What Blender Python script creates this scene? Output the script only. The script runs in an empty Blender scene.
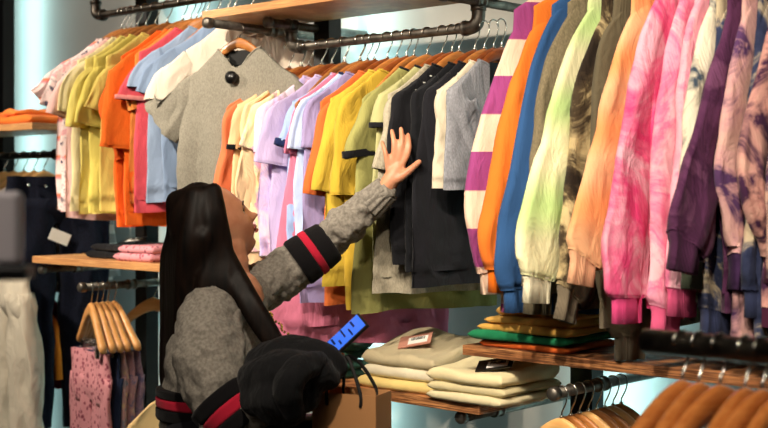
import bpy, math, random
from mathutils import Vector, Matrix, noise, Euler
random.seed(4)
sc = bpy.context.scene
COL = sc.collection
# ------------------------------------------------------------------ camera, world, light
FPX, CX, HY, CH = 1250.0, 384.0, 190.0, 1.6          # focal length in pixels, principal column, horizon row, eye height
YAW = math.radians(42.5)
FW = Vector((-math.sin(YAW), math.cos(YAW), 0)); RT = Vector((math.cos(YAW), math.sin(YAW), 0))
cd = bpy.data.cameras.new('camera'); cam = bpy.data.objects.new('camera', cd); COL.objects.link(cam)
cam.location = (0, 0, CH); cam.rotation_euler = (math.radians(90), 0, YAW)
cd.sensor_width = 36; cd.lens = FPX * 36 / 768; cd.shift_y = (HY - 214) / 768
cd.dof.use_dof = True; cd.dof.focus_distance = 3.6; cd.dof.aperture_fstop = 3.2
sc.camera = cam
w = bpy.data.worlds.new('world'); sc.world = w; w.use_nodes = True
w.node_tree.nodes['Background'].inputs[0].default_value = (0.9, 0.85, 0.8, 1)
w.node_tree.nodes['Background'].inputs[1].default_value = 0.05
sc.view_settings.view_transform = 'Standard'; sc.view_settings.look = 'None'
sc.view_settings.gamma = 1; sc.view_settings.exposure = 0.0

def spot(loc, aim, power, col, ang=50, size=0.05, blend=0.6):
    l = bpy.data.lights.new('track_or_fill_spot', 'SPOT'); l.energy = power; l.color = col
    l.spot_size = math.radians(ang); l.spot_blend = blend; l.shadow_soft_size = size
    o = bpy.data.objects.new('track_or_fill_spot', l); COL.objects.link(o); o.location = loc
    o.rotation_euler = (Vector(aim) - Vector(loc)).to_track_quat('-Z', 'Y').to_euler()
    return o
def area(loc, aim, power, col, sx, sy):
    l = bpy.data.lights.new('strip_or_fill_light', 'AREA'); l.shape = 'RECTANGLE'; l.size = sx; l.size_y = sy
    l.energy = power; l.color = col
    o = bpy.data.objects.new('strip_or_fill_light', l); COL.objects.link(o); o.location = loc
    o.rotation_euler = (Vector(aim) - Vector(loc)).to_track_quat('-Z', 'Z').to_euler()
    return o
WARM = (1.0, 0.87, 0.70)
spot((-4.9, 1.1, 3.0), (-4.0, 2.85, 1.9), 270, WARM, 48)
spot((-2.9, 0.9, 3.05), (-3.1, 2.85, 1.85), 330, WARM, 44)
spot((-1.9, 0.8, 3.05), (-2.0, 2.85, 1.75), 205, WARM, 44)
spot((-0.6, 0.9, 3.05), (-1.35, 2.7, 1.75), 175, WARM, 50)
spot((-1.5, 1.0, 3.05), (-2.6, 2.8, 1.0), 170, WARM, 40)
spot((-4.0, 0.9, 3.0), (-4.25, 2.8, 0.85), 200, WARM, 34)  # added spot that brightens the leggings and beige trousers, no known fixture
spot((-0.9, 0.2, 3.05), (-1.0, 1.97, 1.2), 150, WARM, 40)
area((-2.0, -0.2, 3.1), (-2.6, 1.8, 0.9), 30, (1.0, 0.88, 0.74), 2.5, 1.0)  # unseen fill light added to raise the ambient level, not an LED strip
POSTS = [-5.24, -4.15, -3.11, -2.035, -0.96]
WALLY = 3.32
CYAN = (0.52, 0.93, 1.0)
spot((-4.0, 1.2, 3.0), (-4.75, 3.3, 2.35), 90, (1.0, .9, .78), 42)  # extra wash added to lighten the far end of the back wall
for xp in POSTS:
    if xp < -5: xp -= .12
    area((xp, 3.185, 1.6), (xp, 3.4, 1.6), 13, CYAN, 0.05, 3.1)

# ------------------------------------------------------------------ pixel helpers
def onY(px, py, y):
    d = FW + RT * ((px - CX) / FPX); t = y / d.y
    return Vector((d.x * t, y, CH - (py - HY) / FPX * t))
def onT(px, py, t):
    d = FW + RT * ((px - CX) / FPX)
    return Vector((d.x * t, d.y * t, CH - (py - HY) / FPX * t))
def onP(px, py, p0, n):
    d = FW + RT * ((px - CX) / FPX) + Vector((0, 0, -(py - HY) / FPX))
    c = Vector((0, 0, CH)); t = (p0 - c).dot(n) / d.dot(n)
    return c + d * t, t

# ------------------------------------------------------------------ materials
def lin(h):
    h = h.lstrip('#'); r = []
    for i in (0, 2, 4):
        c = int(h[i:i+2], 16) / 255
        r.append(c / 12.92 if c <= 0.04045 else ((c + 0.055) / 1.055) ** 2.4)
    return (*r, 1)
MC = {}
class NT:
    def __init__(s, name):
        s.m = bpy.data.materials.new(name); s.m.use_nodes = True; s.t = s.m.node_tree
        s.b = s.t.nodes['Principled BSDF']
        s.co = s.t.nodes.new('ShaderNodeTexCoord').outputs['Object']
    def n(s, typ, **kw):
        x = s.t.nodes.new(typ)
        for k, v in kw.items():
            if k in x.inputs: s.set(x.inputs[k], v)
            else: setattr(x, k, v)
        return x
    def set(s, inp, v):
        if hasattr(v, 'is_output') or isinstance(v, bpy.types.NodeSocket): s.t.links.new(v, inp)
        else: inp.default_value = v
    def mapp(s, scale=(1, 1, 1), loc=(0, 0, 0), rot=(0, 0, 0), src=None):
        x = s.t.nodes.new('ShaderNodeMapping'); s.set(x.inputs[0], src or s.co)
        x.inputs['Scale'].default_value = scale; x.inputs['Location'].default_value = loc; x.inputs['Rotation'].default_value = rot
        return x.outputs[0]
    def noise(s, scale, vec=None, detail=3, rough=.5, dist=0):
        return s.n('ShaderNodeTexNoise', Vector=vec or s.co, Scale=scale, Detail=detail, Roughness=rough, Distortion=dist).outputs[0]
    def ramp(s, fac, stops):
        x = s.t.nodes.new('ShaderNodeValToRGB'); s.set(x.inputs[0], fac); e = x.color_ramp.elements
        while len(e) < len(stops): e.new(0.5)
        for i, (p, c) in enumerate(stops): e[i].position = p; e[i].color = c if not isinstance(c, str) else lin(c)
        return x.outputs[0]
    def mix(s, f, a, b, mode='MIX'):
        x = s.t.nodes.new('ShaderNodeMix'); x.data_type = 'RGBA'; x.blend_type = mode
        s.set(x.inputs[0], f); s.set(x.inputs[6], lin(a) if isinstance(a, str) else a); s.set(x.inputs[7], lin(b) if isinstance(b, str) else b)
        return x.outputs[2]
    def bump(s, h, strength=.3, dist=.004, nrm=None):
        x = s.t.nodes.new('ShaderNodeBump'); s.set(x.inputs['Height'], h)
        x.inputs['Strength'].default_value = strength; x.inputs['Distance'].default_value = dist
        if nrm: s.set(x.inputs['Normal'], nrm)
        return x.outputs[0]
def cloth(kind, *c, seed=0, wr=None):
    if wr is None: wr = 1.5 if kind == 'dye' else 1.0
    key = (kind, c, seed, wr)
    if key in MC: return MC[key]
    T = NT('cloth_' + kind); off = (seed * 3.17, seed * 1.71, seed * 2.3)
    if kind in ('plain', 'rib'): colr = lin(c[0])
    elif kind == 'heather':
        colr = T.ramp(T.noise(260, T.mapp((1, 1, .5)), 2), [(.35, c[0]), (.65, c[1])])
    elif kind == 'dye':      # c1, c2, c3, scale
        f = T.noise(c[3] * 1.9, T.mapp((.7, 1, .75), off), 5, .62, 1.6)
        colr = T.ramp(f, [(.40, c[0]), (.5, c[1]), (.60, c[2])])
    elif kind == 'bands':    # soft horizontal tie-dye bands: c1, c2, period
        wv = T.n('ShaderNodeTexWave', wave_type='BANDS', bands_direction='Z', Vector=T.mapp((1, 1, 1), off), Scale=c[2], Distortion=3.5, Detail=2)
        colr = T.ramp(wv.outputs[0], [(.15, c[0]), (1.0, c[1])])
    elif kind == 'stripe':   # c1, c2, period, offset, blend(0..1)
        sep = T.n('ShaderNodeSeparateXYZ', Vector=T.co).outputs[2]
        a = T.n('ShaderNodeMath', operation='MULTIPLY_ADD'); T.set(a.inputs[0], sep); a.inputs[1].default_value = 1 / c[2]; a.inputs[2].default_value = c[3]
        fr = T.n('ShaderNodeMath', operation='FRACT'); T.set(fr.inputs[0], a.outputs[0])
        colr = T.ramp(fr.outputs[0], [(0, c[0]), (.48, c[0]), (.5, c[1]), (.98, c[1])] if len(c) < 5 else [(0, c[0]), (.35, c[0]), (.45, c[1]), (.6, c[4]), (.7, c[0])])
    elif kind == 'spots':    # ground, spot, scale
        v = T.n('ShaderNodeTexVoronoi', Vector=T.mapp((1, 1, .8), off), Scale=c[2]); 
        v2 = T.noise(c[2] * .5, None, 2)
        colr = T.ramp(T.mix(.35, v.outputs['Distance'], v2), [(.2, c[1]), (.35, c[1]), (.43, c[0])])
    elif kind == 'floral':   # ground, b, c, scale
        f = T.noise(c[3], T.mapp((1, 1, 1), off), 3, .6, .4)
        colr = T.ramp(f, [(.38, c[1]), (.47, c[0]), (.56, c[0]), (.64, c[2])])
    mott = T.ramp(T.noise(9, T.mapp((1, 1, .6), off), 3), [(.3, (.86, .86, .86, 1)), (.7, (1, 1, 1, 1))])
    colr = T.mix(.6, colr, mott, 'MULTIPLY')
    T.set(T.b.inputs['Base Color'], colr)
    T.b.inputs['Roughness'].default_value = .92; T.b.inputs['Specular IOR Level'].default_value = .15
    T.b.inputs['Sheen Weight'].default_value = .06
    n1 = T.noise(14, T.mapp((1, 1, .45), off, (.3, 0, 0)), 4, .55, .8)
    n2 = T.noise(420, None, 1)
    b1 = T.bump(n1, .55 * wr, .02)
    if kind == 'rib':
        wv = T.n('ShaderNodeTexWave', wave_type='BANDS', bands_direction='Y', Vector=T.co, Scale=80.0, Distortion=.4)
        b1 = T.bump(wv.outputs[0], .3, .002, b1)
    T.set(T.b.inputs['Normal'], T.bump(n2, .12, .001, b1))
    MC[key] = T.m
    return T.m
def simple(name, c, rough=.5, metal=0, spec=.5, bump=None, coat=0):
    if name in MC: return MC[name]
    T = NT(name); T.b.inputs['Base Color'].default_value = lin(c); T.b.inputs['Roughness'].default_value = rough
    T.b.inputs['Metallic'].default_value = metal; T.b.inputs['Specular IOR Level'].default_value = spec; T.b.inputs['Coat Weight'].default_value = coat
    if bump: T.set(T.b.inputs['Normal'], T.bump(T.noise(bump[0], None, 3), bump[1], bump[2]))
    MC[name] = T.m; return T.m
def wood(name, a, b, rough=.4, stretch=(1, 14, 14), scale=5, coat=0, ply=None):
    if name in MC: return MC[name]
    T = NT(name)
    f = T.noise(scale, T.mapp(stretch), 5, .6, .6)
    colr = T.ramp(f, [(.3, a), (.7, b)])
    if ply:
        f2 = T.noise(9, T.mapp((1.2, 1.2, 38)), 3, .6, .3)
        colr = T.mix(T.ramp(f2, [(.42, (0, 0, 0, 1)), (.62, (1, 1, 1, 1))]), ply, colr)
    T.set(T.b.inputs['Base Color'], colr); T.b.inputs['Roughness'].default_value = rough; T.b.inputs['Coat Weight'].default_value = coat
    T.set(T.b.inputs['Normal'], T.bump(f, .15, .002))
    MC[name] = T.m; return T.m
def metal(name, a, b, rough=.45, m=.9):
    if name in MC: return MC[name]
    T = NT(name); f = T.noise(30, None, 4)
    T.set(T.b.inputs['Base Color'], T.ramp(f, [(.35, a), (.65, b)])); T.b.inputs['Metallic'].default_value = m; T.b.inputs['Roughness'].default_value = rough
    MC[name] = T.m; return T.m
PIPE = metal('iron_pipe', '55504a', '7d776e', .45); PIPED = metal('dark_pipe', '211d1a', '45403a', .4)
BLK = simple('black_steel', '0c0c0e', .45, .2); CHROME = metal('hook_wire', 'b9b4aa', 'd8d4cc', .22, 1)
HWOOD = wood('hanger_wood', '985a28', 'bd7c3e', .38, (14, 1.5, 14), 4, .25)
HWOODD = wood('hanger_wood_dark', '6e3315', '96501f', .35, (14, 1.5, 14), 4, .3)
HWOODL = wood('hanger_wood_light', 'd9a05c', 'e9b878', .4, (14, 1.5, 14), 4, .2)
HWOODP = wood('hanger_wood_pale', 'c98a48', 'dfa566', .4, (14, 1.5, 14), 4, .2)
HWOODR = wood('hanger_wood_glossy', 'b8652c', 'dd8f4c', .2, (14, 1.5, 14), 4, .8)
SHW = wood('shelf_wood', 'c98f55', 'e0ae74', .5, (1, 9, 9), 4, 0, 'b98050')
SHO = wood('shelf_rough', 'a8683a', 'c98d58', .6, (1, 9, 9), 6, 0, '5e3518')

# ------------------------------------------------------------------ mesh helpers
def mk(name, v, f, mat, parent=None, smooth=True):
    me = bpy.data.meshes.new(name); me.from_pydata([tuple(p) for p in v], [], f); me.update()
    if smooth:
        for p in me.polygons: p.use_smooth = True
    o = bpy.data.objects.new(name, me); COL.objects.link(o)
    if mat: me.materials.append(mat)
    if parent: o.parent = parent
    return o
def bev(o, w=.003, s=2):
    m = o.modifiers.new('bevel', 'BEVEL'); m.width = w; m.segments = s; m.limit_method = 'ANGLE'; return o
def box(v, f, c, s, R=None):
    i = len(v); c = Vector(c)
    for dx in (-.5, .5):
        for dy in (-.5, .5):
            for dz in (-.5, .5):
                p = Vector((dx * s[0], dy * s[1], dz * s[2]))
                if R: p = R @ p
                v.append(c + p)
    for q in ((0, 1, 3, 2), (4, 6, 7, 5), (0, 4, 5, 1), (2, 3, 7, 6), (0, 2, 6, 4), (1, 5, 7, 3)): f.append([i + k for k in q])
def loft(v, f, rings, cap0=True, cap1=True):
    i = len(v); n = len(rings[0])
    for r in rings: v.extend(r)
    for k in range(len(rings) - 1):
        for j in range(n):
            a = i + k * n + j; b = i + k * n + (j + 1) % n
            f.append([a, b, b + n, a + n])
    if cap0: f.append([i + j for j in reversed(range(n))])
    if cap1: f.append([i + (len(rings) - 1) * n + j for j in range(n)])
def smoothpath(pts, n):
    """pts: list of equal-length tuples; Catmull-Rom resample to n samples"""
    P = [pts[0]] + list(pts) + [pts[-1]]; out = []; m = len(pts) - 1
    for k in range(n):
        u = k / (n - 1) * m; i = min(int(u), m - 1); t = u - i
        a, b, c, d = P[i], P[i+1], P[i+2], P[i+3]
        out.append(tuple(.5 * ((2*b[j]) + (-a[j]+c[j])*t + (2*a[j]-5*b[j]+4*c[j]-d[j])*t*t + (-a[j]+3*b[j]-3*c[j]+d[j])*t**3) for j in range(len(b))))
    return out
def tube(v, f, pts, r, seg=8, n=None, caps=True, flat=1.0, up=Vector((0, 0, 1))):
    """pts: list of (x,y,z[,r]); flat squashes along the second frame axis"""
    P = [tuple(p) if len(p) > 3 else (*p, r) for p in pts]
    if n: P = smoothpath(P, n)
    rings = []; N = None
    for k, p in enumerate(P):
        a = Vector(P[max(0, k-1)][:3]); b = Vector(P[min(len(P)-1, k+1)][:3]); t = (b - a).normalized()
        if N is None:
            N = t.cross(up)
            if N.length < .01: N = t.cross(Vector((1, 0, 0)))
        N = (N - t * N.dot(t)).normalized(); B = t.cross(N)
        rings.append([Vector(p[:3]) + (N * math.cos(2*math.pi*j/seg) + B * math.sin(2*math.pi*j/seg) * flat) * p[3] for j in range(seg)])
    loft(v, f, rings, caps, caps)
def empty(name, loc, rz=0, label=None, cat=None, group=None):
    o = bpy.data.objects.new(name, None); COL.objects.link(o); o.location = loc; o.rotation_euler = (0, 0, rz)
    o.empty_display_size = .05; tag(o, label, cat, group); return o
def tag(o, label=None, cat=None, group=None, kind=None):
    if label: o['label'] = label
    if cat: o['category'] = cat
    if group: o['group'] = group
    if kind: o['kind'] = kind
    return o
def N3(x, y, z): return noise.noise(Vector((x, y, z)))

# ------------------------------------------------------------------ the setting
def struct(name, c, s, mat):
    v, f = [], []; box(v, f, (0, 0, 0), s); o = mk(name, v, f, mat, None, False); o.location = c; o['kind'] = 'structure'; return o
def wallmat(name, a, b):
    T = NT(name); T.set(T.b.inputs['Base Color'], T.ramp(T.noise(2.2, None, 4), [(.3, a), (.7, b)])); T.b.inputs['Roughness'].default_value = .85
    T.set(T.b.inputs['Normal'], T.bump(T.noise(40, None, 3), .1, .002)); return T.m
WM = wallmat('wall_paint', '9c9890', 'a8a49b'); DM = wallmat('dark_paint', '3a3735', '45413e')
struct('wall_back', (-3.5, WALLY + .05, 1.6), (9, .1, 3.4), WM)
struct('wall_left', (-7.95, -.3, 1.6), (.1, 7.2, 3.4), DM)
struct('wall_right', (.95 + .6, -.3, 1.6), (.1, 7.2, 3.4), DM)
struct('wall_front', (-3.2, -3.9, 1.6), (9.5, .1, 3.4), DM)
FM = wallmat('floor_concrete', '5b5650', '6a645c')
struct('floor', (-3.2, -.3, -.05), (9.7, 7.4, .1), FM)
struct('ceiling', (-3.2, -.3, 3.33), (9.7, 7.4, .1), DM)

for i, xp in enumerate(POSTS):
    v, f = [], []; box(v, f, (0, 0, 1.64), (.075, .06, 3.28)); 
    o = mk('upright_post', v, f, BLK, None, False); o.location = (xp, 3.1, 0)
    tag(o, ['black steel wall post at the end of the display wall, beyond the orange folded tops',
            'black steel wall post behind the leggings and folded black tops',
            'black steel wall post behind the hooks of the pastel T-shirt rail',
            'black steel wall post between the beige T-shirt shelf and the empty hangers',
            'black steel wall post behind the dark tie-dye sweatshirts'][i], 'post', 'black wall posts')

def shelf(x0, x1, z, mat, label, y0=2.75, y1=3.06, th=.028, nm='wall_shelf'):
    r = empty(nm, ((x0 + x1) / 2, (y0 + y1) / 2, z - th / 2), 0, label, 'shelf')
    v, f = [], []; box(v, f, (0, 0, 0), (x1 - x0, y1 - y0, th)); bev(mk('board', v, f, mat, r, False), .002)
    return r
shelf(-3.37, -2.28, 2.215, SHW, 'pale wooden shelf above the pastel T-shirt rail')
shelf(-4.44, -3.36, 1.335, SHW, 'pale wooden shelf holding the folded black and pink tops')
shelf(-5.6, -4.44, 1.872, SHW, 'wooden shelf holding folded orange tops')
shelf(-3.28, -2.16, 1.0, SHO, 'rough plywood shelf carrying the beige folded T-shirts')
shelf(-2.22, -.9, 1.163, SHO, 'long rough plywood shelf beneath the tie-dye sweatshirts')
shelf(-2.3, -1.0, 2.47, SHW, 'wooden shelf above the sweatshirt rail')
shelf(-4.4, -3.42, 2.47, SHW, 'wooden shelf above the bright T-shirt rail')

def pipe(name, pts, label, r=.014, mat=PIPE, fit=(), cat='pipe', caps=(), group=None):
    """round iron pipe with elbow/collar fittings at the given points"""
    p0 = Vector(pts[0]); root = empty(name, p0, 0, label, cat, group)
    v, f = [], []
    for a, b in zip(pts, pts[1:]): tube(v, f, [Vector(a) - p0, Vector(b) - p0], r, 14)
    mk('pipe', v, f, mat, root)
    for c, ax in fit:
        v, f = [], []; c = Vector(c) - p0; ax = Vector(ax)
        tube(v, f, [(*(c - ax * .02), r * 1.25), (*(c - ax * .019), r * 1.45), (*(c - ax * .012), r * 1.45), (*(c - ax * .011), r * 1.25), (*(c + ax * .011), r * 1.25), (*(c + ax * .012), r * 1.45), (*(c + ax * .019), r * 1.45), (*(c + ax * .02), r * 1.25)], r, 14)
        mk('fitting', v, f, mat, root)
    for c, ax in caps:
        v, f = [], []; c = Vector(c) - p0; ax = Vector(ax)
        tube(v, f, [(*(c - ax * .015), r * 1.3), (*(c + ax * .004), r * 1.3), (*(c + ax * .009), r * 1.05)], r, 14); mk('end_cap', v, f, PIPE, root)
    return root
RY = 2.95
def elbowed_rail(x0, x1, z, zt, label, mat=PIPED, ry=RY, left=True, right=True):
    p0 = Vector((x0, ry, z)); root = empty('clothes_rail', p0, 0, label, 'rail')
    pts = []
    k = .03
    if left: pts += [(0, 0, zt - z), (0, 0, k), (.006, 0, .01), (k * .8, 0, 0)]
    else: pts += [(0, 0, 0)]
    L = x1 - x0
    if right: pts += [(L - k * .8, 0, 0), (L - .006, 0, .01), (L, 0, k), (L, 0, zt - z)]
    else: pts += [(L, 0, 0)]
    v, f = [], []; tube(v, f, pts, .0145, 14, up=Vector((0, 1, 0))); mk('pipe', v, f, mat, root)
    for s, on in ((0, left), (L, right)):
        if not on: continue
        sg = 1 if s == 0 else -1; v, f = [], []
        tube(v, f, [(s, 0, .055, .021), (s, 0, .03, .021), (s + sg * .008, 0, .01, .022), (s + sg * .03, 0, 0, .021), (s + sg * .05, 0, 0, .021)], .02, 14, 12, up=Vector((0, 1, 0)))
        mk('elbow_fitting', v, f, mat, root)
        for c, ax in (((s, 0, .055), (0, 0, 1)), ((s + sg * .05, 0, 0), (1, 0, 0))):
            v, f = [], []; c = Vector(c); ax = Vector(ax); tube(v, f, [c - ax * .006, c + ax * .006], .024, 14); mk('collar', v, f, mat, root)
    return root
elbowed_rail(-4.29, -3.31, 2.305, 2.42, 'dark iron rail carrying the yellow, orange and blue T-shirts')
elbowed_rail(-3.135, -2.32, 2.088, 2.14, 'dark iron rail carrying the pastel, mustard and black T-shirts', PIPE)
elbowed_rail(-2.26, -.98, 2.30, 2.42, 'dark iron rail carrying the tie-dye sweatshirts')
for x, y0, z, lab in ((-3.235, 2.66, 2.155, 'round-capped iron arm under the upper shelf holding the grey T-shirt'),
                      (-4.05, 2.72, 1.23, 'iron arm under the pale shelf holding the leggings hangers'),
                      (-1.89, 2.72, 1.064, 'iron arm under the plywood shelf holding empty wooden hangers'),
                      (-3.135, 2.84, 2.165, 'iron arm joining the upper shelf to one end of the pastel rail'),
                      (-2.32, 2.78, 2.165, 'iron arm joining the upper shelf to the black T-shirt end of the rail'),
                      (-2.25, 2.78, .95, 'iron arm under the beige T-shirt shelf'),
                      (-4.42, 2.78, 1.28, 'iron arm just beneath the free end of the pale shelf')):
    pipe('face_out_arm', [(x, y0, z), (x, WALLY, z)], lab, .0145, PIPE, [((x, 2.95, z), (0, 1, 0))], 'hanging arm', [((x, y0, z), (0, -1, 0))])

# ------------------------------------------------------------------ hangers
HZ = .085
def hz(a):
    u = min(1, abs(a) / .25); return -.150 * (.75 * (1 - math.cos(math.pi * u)) / 2 + .25 * u)
def hanger_mesh(wide=0):
    rings = []
    n = 36; A = .208
    for k in range(n + 1):
        a = -A + 2 * A * k / n; u = abs(a) / A
        hh = (.019 - .009 * u) + wide * .008; th = .0045 + .0045 * (1 - u) ** .7 + wide * .0085 * (.35 + u)
        if u > .96: hh *= .7; th *= .7
        bow = 0; zc = hz(a)
        rings.append([Vector((bow + th * math.copysign(abs(math.cos(q)) ** .8, math.cos(q)), -a, zc + hh * math.copysign(abs(math.sin(q)) ** .8, math.sin(q)))) for q in [2 * math.pi * j / 12 for j in range(12)]])
    v, f = [], []; loft(v, f, rings); 
    o = mk('hanger_bar', v, f, None); me1 = o.data; bpy.data.objects.remove(o)
    v, f = [], []
    pts = [(0, 0, .005), (0, 0, .03), (0, .006, .042), (0, .014, .058), (0, .019, .075)]
    for k in range(1, 12):
        q = -.3 + k / 11 * (math.pi + .5); pts.append((0, .019 * math.cos(q), HZ + .0165 * math.sin(q) - .0))
    tube(v, f, pts, .0022, 6, 40, up=Vector((1, 0, 0)))
    o = mk('hanger_hook', v, f, None); me2 = o.data; bpy.data.objects.remove(o)
    v, f = [], []; tube(v, f, [(0, 0, .017, .006), (0, 0, .022, .006), (0, 0, .024, .003)], .005, 10)
    o = mk('hook_collar', v, f, None); me3 = o.data; bpy.data.objects.remove(o)
    return me1, me2, me3
HM = {}
HB, HH, HC = hanger_mesh(); HBW = hanger_mesh(1)[0]
def hanger(loc, rz, wmat, label, group=None, hmat=None, s=1):
    key = wmat.name + (hmat.name if hmat else '')
    if key not in HM:
        a = (HBW if wmat.name in ('hanger_wood_glossy', 'hanger_wood_pale') else HB).copy(); a.materials.append(wmat); b = HH.copy(); b.materials.append(hmat or CHROME); c = HC.copy(); c.materials.append(hmat or CHROME); HM[key] = (a, b, c)
    r = empty('clothes_hanger', loc, rz, label, 'hanger', group); r.scale = (s, s, s)
    for nm, me in zip(('bar', 'hook', 'hook_collar'), HM[key]):
        o = bpy.data.objects.new(nm, me); COL.objects.link(o); o.parent = r
    return r

# ------------------------------------------------------------------ garments
def inv_w(z, lift=.026):
    lo, hi = .02, .25
    for _ in range(30):
        m = (lo + hi) / 2
        if hz(m) + lift > z: lo = m
        else: hi = m
    return lo
def sgp(x, e): return math.copysign(abs(x) ** e, x)
def garment(name, P0, yaw, L, sleeves, mat, sd, label, cat, group, wb=.25, T=.024, fold=.018, wn=.095, cuff=None, cuffw=.03, trim=None,
            trimw=.014, collar=None, band=None, bandw=.055, backsleeve=True, dip=.05, sw=.23, flare=.35, hemtilt=0, sleevemat=None):
    """a top on a hanger. sleeves: (a, z, half width) points in the plane of the garment, a towards the aisle, or
    a list of (px, py, half width px) with 'px' in front."""
    root = empty(name, P0, yaw, label, cat, group)
    ea = Euler((0, 0, yaw)).to_matrix() @ Vector((0, -1, 0)); nn = Euler((0, 0, yaw)).to_matrix() @ Vector((1, 0, 0))
    z0 = hz(wn) + .024
    nl, seg = 40, 44; rings = []
    for k in range(nl):
        fr = k / (nl - 1); z = z0 - (L + z0) * (fr ** 1.35)
        depth = -z
        if z > hz(sw) + .026: w_ = inv_w(z)
        else:
            u = min(1, (hz(sw) + .026 - z) / flare); w_ = sw + (wb - sw) * (u * u * (3 - 2 * u))
        t_ = .0115 + (max(T, .0125) - .0115) * min(1, depth / .3)
        A = fold * min(1, max(0, (depth - .06)) / .4)
        ring = []
        for j in range(seg):
            q = 2 * math.pi * j / seg; ca, sa = sgp(math.cos(q), .75), sgp(math.sin(q), .6)
            a = w_ * ca; n = t_ * sa
            A = fold * min(1, max(0, depth - .17) / .35); n += A * 1.5 * N3(a * 7 + sd * 5.3, z * 1.6, sd * 3.1) + A * .9 * N3(a * 18 + sd, z * 3, sd * 7.7 + (1 if sa > 0 else 4)) * (.4 + fr)
            n += .006 * N3(a * 25, z * 25, sd) * min(1, max(0, depth - .15) / .15)
            a += A * .7 * N3(z * 5, sd * 2.2, ca)
            zz = z
            if fr < .5:
                zz -= (dip if sa > 0 else dip * .15) * math.exp(-(a / (wn * .62)) ** 2) * (1 - fr * 2) ** 3
            zz += .012 * fr * N3(a * 6, sd, 3) + hemtilt * fr * a
            ring.append(Vector((n, -a, zz)))
        rings.append(ring)
    v, f = [], []; loft(v, f, rings, False, False)
    if cat == 'dress' or True:
        ctr = sum(rings[-3], Vector()) / seg; v.append(ctr); c = len(v) - 1; i0 = (nl - 3) * seg
        for j in range(seg): f.append([i0 + j, i0 + (j + 1) % seg, c])
    body = mk('body', v, f, mat, root)
    # collar
    v, f = [], []; r0, r1 = rings[0], rings[1]
    tube(v, f, [tuple(p) for p in r0] + [tuple(r0[0])], .004, 6, caps=False)
    mk('collar', v, f, collar or mat, root)
    if band:
        v, f = [], []; rr = []
        for q in range(5):
            rr.append([p + Vector(((.004 if p.x > 0 else -.004), -.003 * (1 if p.y > 0 else -1), -bandw * q / 4 + .004)) for p in rings[-1]])
        loft(v, f, rr, False, False); mk('waistband', v, f, band, root)
    elif trim is not None and trim is not False:
        pass
    # sleeves
    def do_sleeve(sg, pts, zd):
        N = 30; P = smoothpath(pts, N); rr = []; sgm = 24
        for k, (a, z, hw) in enumerate(P):
            a0, z0_ = P[max(0, k-1)][:2]; a1, z1 = P[min(N-1, k+1)][:2]
            ta, tz = a1 - a0, z1 - z0_; l = math.hypot(ta, tz) or 1; ta /= l; tz /= l
            wa, wz = -tz, ta; fr = k / (N - 1)
            tt = .0085 + .0125 * min(1, fr * 2.5) if hw > .05 else hw * .42
            ring = []
            for j in range(sgm):
                q = 2 * math.pi * j / sgm; ca, sa = sgp(math.cos(q), .8), sgp(math.sin(q), .7)
                aa = a + wa * hw * ca; zz = z + wz * hw * ca
                n = tt * sa + fold * 1.1 * fr * N3(ca * 2.2 + sd, z * 3.3, sd * 1.9) + .5 * fold * min(1, fr * 3) * N3(ca * 4, z * 12 + sd, sd + 5)
                e = fold * .5 * N3(z * 9, sd * 1.3, ca) * min(1, fr * 2)
                zz += wz * e; aa += wa * e; x_ = abs(aa)
                top = hz(x_) + .027 if x_ < .225 else hz(.225) + .027 - (x_ - .225) * .8 - min(.08, 10 * (x_ - .225) ** 2) * max(0, 1 - fr * 2.6)
                if zz > top and fr < .6: zz = top - (zz - top) * .04
                ring.append(Vector((n + .004 * min(1, fr * 2.5), -aa * sg, zz)))
            rr.append(ring)
        v, f = [], []; loft(v, f, rr, True, False)
        c = sum(rr[-2], Vector()) / sgm; v.append(c); ci = len(v) - 1; i0 = (N - 2) * sgm
        for j in range(sgm): f.append([i0 + j, i0 + (j + 1) % sgm, ci])
        so = mk('sleeve', v, f, sleevemat or mat, root)
        c = sum(rr[-1], Vector()) / sgm; d = (c - sum(rr[-3], Vector()) / sgm).normalized()
        if cuff:                      # ribbed knit cuff
            v, f = [], []; q4 = []; d = (d * .3 + Vector((0, 0, -.7))).normalized(); e9 = [Vector((p.x - c.x, p.y - c.y, (p.z - c.z) * .3)) for p in rr[-1]]
            for q, s in ((-.12, .98), (0, .92), (.08, .84), (.3, .82), (1, .84), (1.02, .7)):
                q4.append([c + ((p - c) * (1 - min(1, max(0, q * 4 + .5))) + e * min(1, max(0, q * 4 + .5))) * s + d * (cuffw * q) for p, e in zip(rr[-1], e9)])
            loft(v, f, q4, False, True); mk('cuff', v, f, cuff, so)
        elif trim:
            v, f = [], []
            loft(v, f, [[c + (p - c) * s + d * trimw * q for p in rr[-1]] for q, s in ((-1, 1.07), (-.9, 1.09), (.1, 1.09), (.15, 1.02))], False, False)
            mk('sleeve_trim', v, f, trim, so)
    def conv(sl):
        out = []
        for px, py, hw in sl:
            p, t = onP(px, py, root.location, nn); a = (p - root.location).dot(ea); z = p.z - root.location.z
            out.append((a, z, hw * t / FPX / max(.35, abs(ea.dot(RT)) )))
        a, z, hw = out[0]; return [(a - .055, z + .035, hw * 1.05)] + out
    if sleeves:
        if sleeves[0] == 'px':
            P = conv(sleeves[1]); do_sleeve(1, P, 0)
            if backsleeve:
                # the rear sleeve hangs closer to the body
                do_sleeve(-1, [(min(p[0], .27), p[1], p[2]) for p in P] if cuff or L > 1 else tee_sl(.14, -.01, .07), 0)
        else:
            do_sleeve(1, sleeves, 0)
            if backsleeve: do_sleeve(-1, sleeves, 0)
    return root
def tee_sl(l=.2, out=.02, hw=.085, dz=0):
    return [(.13, -.18, .075), (.19, -.20, .11), (.235, -.25 - l * .25, hw), (.235 + out * .5, -.27 - l * .6, hw), (.235 + out, -.29 - l, hw * 1.02)]
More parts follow.
